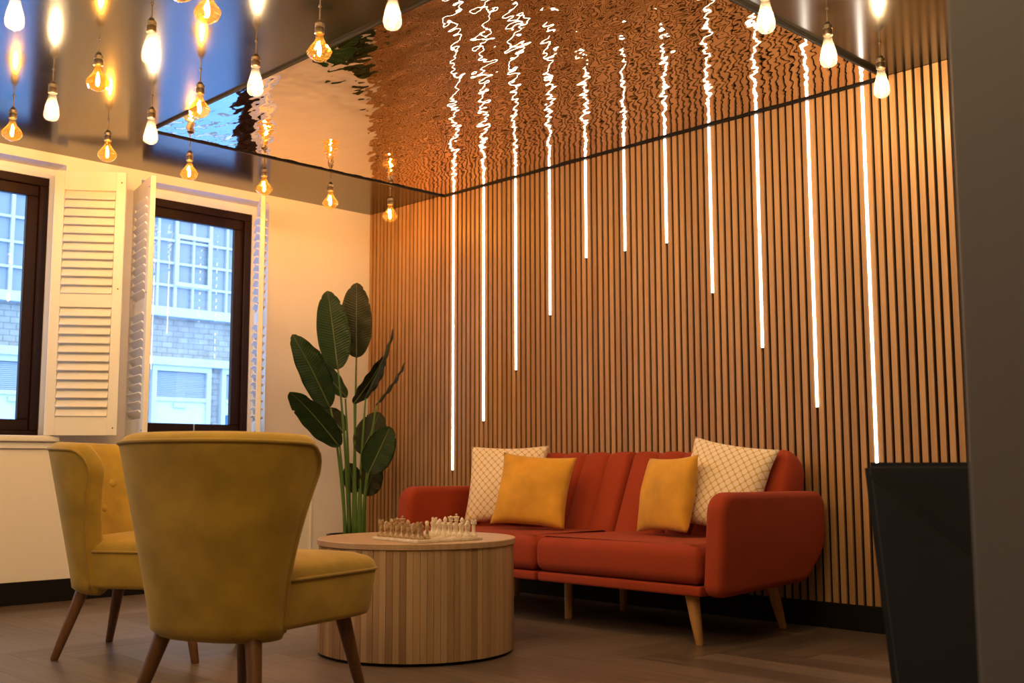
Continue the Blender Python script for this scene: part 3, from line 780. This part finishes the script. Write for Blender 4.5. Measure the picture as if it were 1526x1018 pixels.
LV = [ # base, tip, half width, turn, arch, foot, material
 ((0.640, -0.700, 1.287), (0.636, -0.779, 1.756), 0.098, 8, 0.03, (0.530, -0.520), 'leaf'),
 ((0.600, -0.538, 1.371), (0.637, -0.573, 1.827), 0.100, -12, 0.02, (0.540, -0.500), 'leaf_back'),
 ((0.633, -0.742, 1.055), (0.689, -1.038, 1.464), 0.090, 22, 0.06, (0.515, -0.535), 'leaf'),
 ((0.533, -0.567, 1.126), (0.429, -0.790, 1.430), 0.070, 38, -0.10, (0.520, -0.510), 'leaf'),
 ((0.655, -0.690, 0.840), (0.690, -1.059, 1.156), 0.090, -32, -0.06, (0.520, -0.545), 'leaf'),
 ((0.511, -0.556, 0.921), (0.429, -0.664, 1.065), 0.075, 15, 0.05, (0.525, -0.520), 'leaf_back'),
 ((0.608, -0.556, 1.088), (0.765, -0.441, 1.368), 0.085, 62, 0.05, (0.550, -0.490), 'leaf_back'),
 ((0.660, -0.509, 1.123), (0.818, -0.413, 1.533), 0.075, 84, 0.03, (0.560, -0.480), 'leaf_back'),
 ((0.782, -0.520, 1.077), (0.925, -0.414, 1.322), 0.070, 86, 0.03, (0.585, -0.470), 'leaf_back'),
 ((0.612, -0.503, 0.785), (0.673, -0.411, 1.044), 0.092, 0, 0.05, (0.575, -0.475), 'leaf_back'),
 ((0.797, -0.584, 0.673), (0.909, -0.514, 0.946), 0.090, 4, 0.04, (0.600, -0.480), 'leaf'),
 ((0.612, -0.464, 0.539), (0.672, -0.437, 0.752), 0.078, -8, 0.04, (0.590, -0.455), 'leaf_back'),
 ((0.489, -0.448, 0.553), (0.475, -0.492, 0.737), 0.060, 15, 0.04, (0.520, -0.480), 'leaf_back')]
for k, a in enumerate(LV): leaf(*a, seed=k)

# ================================================================== DARK SEAT AT RIGHT
ds = thing('tub_chair', 'dark navy faceted chair at the right edge, beside the dark partition', 'chair', (4.88, -2.36, 0), R(27))
# local: +x to the right along the back, -y towards the camera
bm = NB()
def poly_solid(bm, pts, d):             # pts on the near face, extruded away by d (a vector)
    A = [bm.verts.new(p) for p in pts]; B = [bm.verts.new(Vector(p) + Vector(d)) for p in pts]
    bm.faces.new(A); bm.faces.new(B[::-1])
    n = len(A)
    for i in range(n): bm.faces.new((A[i], B[i], B[(i + 1) % n], A[(i + 1) % n]))
poly_solid(bm, [(-0.012, 0.02, 0.728), (0.74, 0.02, 0.728), (0.72, 0.0, 0.06), (0.045, 0.0, 0.06)], (0, 0.10, 0))
bmesh.ops.bevel(bm, geom=bm.edges[:], offset=0.012, segments=3, affect='EDGES')
obj('back_panel', bm, M['navy'], ds, smooth=40)
bm = NB()
poly_solid(bm, [(-0.006, 0.0, 0.712), (0.72, -0.03, 0.10), (0.70, -0.05, 0.055), (0.05, -0.05, 0.055)], (0, 0.045, 0))
bmesh.ops.bevel(bm, geom=bm.edges[:], offset=0.010, segments=3, affect='EDGES')
obj('folded_panel', bm, M['navy'], ds, smooth=40)
for x0 in (0.03, 0.60):
    bm = NB(); box(bm, x0 + .03, x0 + 0.10, 0.122, 0.66, 0.06, 0.60, 0.02, 3); obj('side_panel', bm, M['navy'], ds, smooth=40)
bm = NB(); box(bm, 0.132, 0.628, 0.122, 0.68, 0.16, 0.42, 0.03, 3); obj('seat', bm, M['navy'], ds, smooth=40)
for x0, y0 in ((0.09, 0.06), (0.64, 0.06), (0.09, 0.60), (0.64, 0.60)):
    bm = NB(); leg(bm, (x0, y0, 0.07), (x0, y0, 0), 0.018, 0.014); obj('leg', bm, M['dark_metal'], ds, smooth=60)

# ================================================================== STREET OUTSIDE
bm = NB(); box(bm, -30, -0.35, -16, 16, -0.9, -0.8); st = struct(obj('ground', bm, M['blue_bounce'], smooth=0))
bl = thing('building', 'pale stone building across the street, seen through the windows', 'building', (-9.0, 1.5, -0.8))
def B(y, z): return (y - 1.5, z + 0.8)
def bbox(bm, y0, y1, z0, z1, x0, x1, bev=0):
    a, c = B(y0, z0); b, d = B(y1, z1); box(bm, x0, x1, a, b, c, d, bev, 1)
bm = NB(); bbox(bm, -7.5, 9.5, -0.8, 7.5, -1.0, -0.02); obj('wall', bm, M['stone'], bl, smooth=0)
bm = NB(); bbox(bm, -7.5, 9.5, 2.185, 2.30, -0.02, 0.10); bbox(bm, -7.5, 9.5, 2.90, 3.02, -0.02, 0.12); obj('string_course', bm, M['ext_white'], bl, smooth=0)
bm = NB()
for y0 in (-0.9, -4.9, 6.0): pass
def big_window(y0, y1, z0, z1, ny, nz, name='window'):
    bm = NB(); rx0 = -0.02
    for i in range(ny + 1):
        y = y0 + (y1 - y0) * i / ny; w = 0.032 if i % 2 else 0.045
        bbox(bm, y - w / 2, y + w / 2, z0, z1, -0.02, 0.05)
    for j in range(nz + 1):
        z = z0 + (z1 - z0) * j / nz; bbox(bm, y0, y1, z - 0.017, z + 0.017, -0.02, 0.045)
    fr_ = obj(name, bm, M['ext_white'], bl, smooth=0)
    bm = NB()
    for i in range(ny):
        for j in range(nz):
            ya = y0 + (y1 - y0) * i / ny; za = z0 + (z1 - z0) * j / nz
            bbox(bm, ya, ya + (y1 - y0) / ny, za, za + (z1 - z0) / nz, -0.019, -0.005 + random.uniform(0, .002))
    obj('pane', bm, M['ext_pane'], fr_, smooth=0)
big_window(-2.0, 1.62, 3.03, 5.4, 13, 7)
big_window(2.02, 5.4, 3.03, 5.4, 12, 7)
bm = NB()                                     # opening casement with a heavier frame and white lower boards
rect = lambda y0, y1, z0, z1: (bbox(bm, y0, y1, z1 - .06, z1, .05, .075), bbox(bm, y0, y1, z0, z0 + .06, .05, .075), bbox(bm, y0, y0 + .06, z0 + .06, z1 - .06, .05, .075), bbox(bm, y1 - .06, y1, z0 + .06, z1 - .06, .05, .075))
rect(3.12, 3.72, 3.37, 4.15); obj('casement', bm, M['ext_white'], bl, smooth=0)
bm = NB()
for y0, y1 in ((2.9, 3.70), (4.02, 4.8), (0.55, 1.33), (-0.6, 0.2)):
    bbox(bm, y0 - .07, y0, -0.6, 2.19, -0.02, .06); bbox(bm, y1, y1 + .07, -0.6, 2.19, -0.02, .06)
    bbox(bm, y0, y1, 2.10, 2.19, -0.02, .06); bbox(bm, y0, y1, 1.66, 1.72, -0.02, .05)
obj('door_frame', bm, M['ext_white'], bl, smooth=0)
for y0, y1 in ((2.9, 3.70), (4.02, 4.8), (0.55, 1.33), (-0.6, 0.2)):
    bm = NB(); bbox(bm, y0, y1, -0.6, 1.66, -0.02, .02)
    d = obj('door', bm, M['ext_door'], bl, smooth=0)
    bm = NB(); bbox(bm, y0 + .28, y0 + .48, 1.57, 1.63, .02, .06); obj('letter_flap', bm, M['ext_white'], d, smooth=0)
    bm = NB(); z = 1.73
    while z < 2.09: bbox(bm, y0, y1, z, z + 0.020, -0.02, 0.012); z += 0.026
    obj('blind', bm, M['ext_blind'], bl, smooth=0)
bm = NB(); bbox(bm, 4.04, 4.30, 1.05, 1.48, .02, .05); obj('sign', bm, M['ext_blue'], bl, smooth=0)
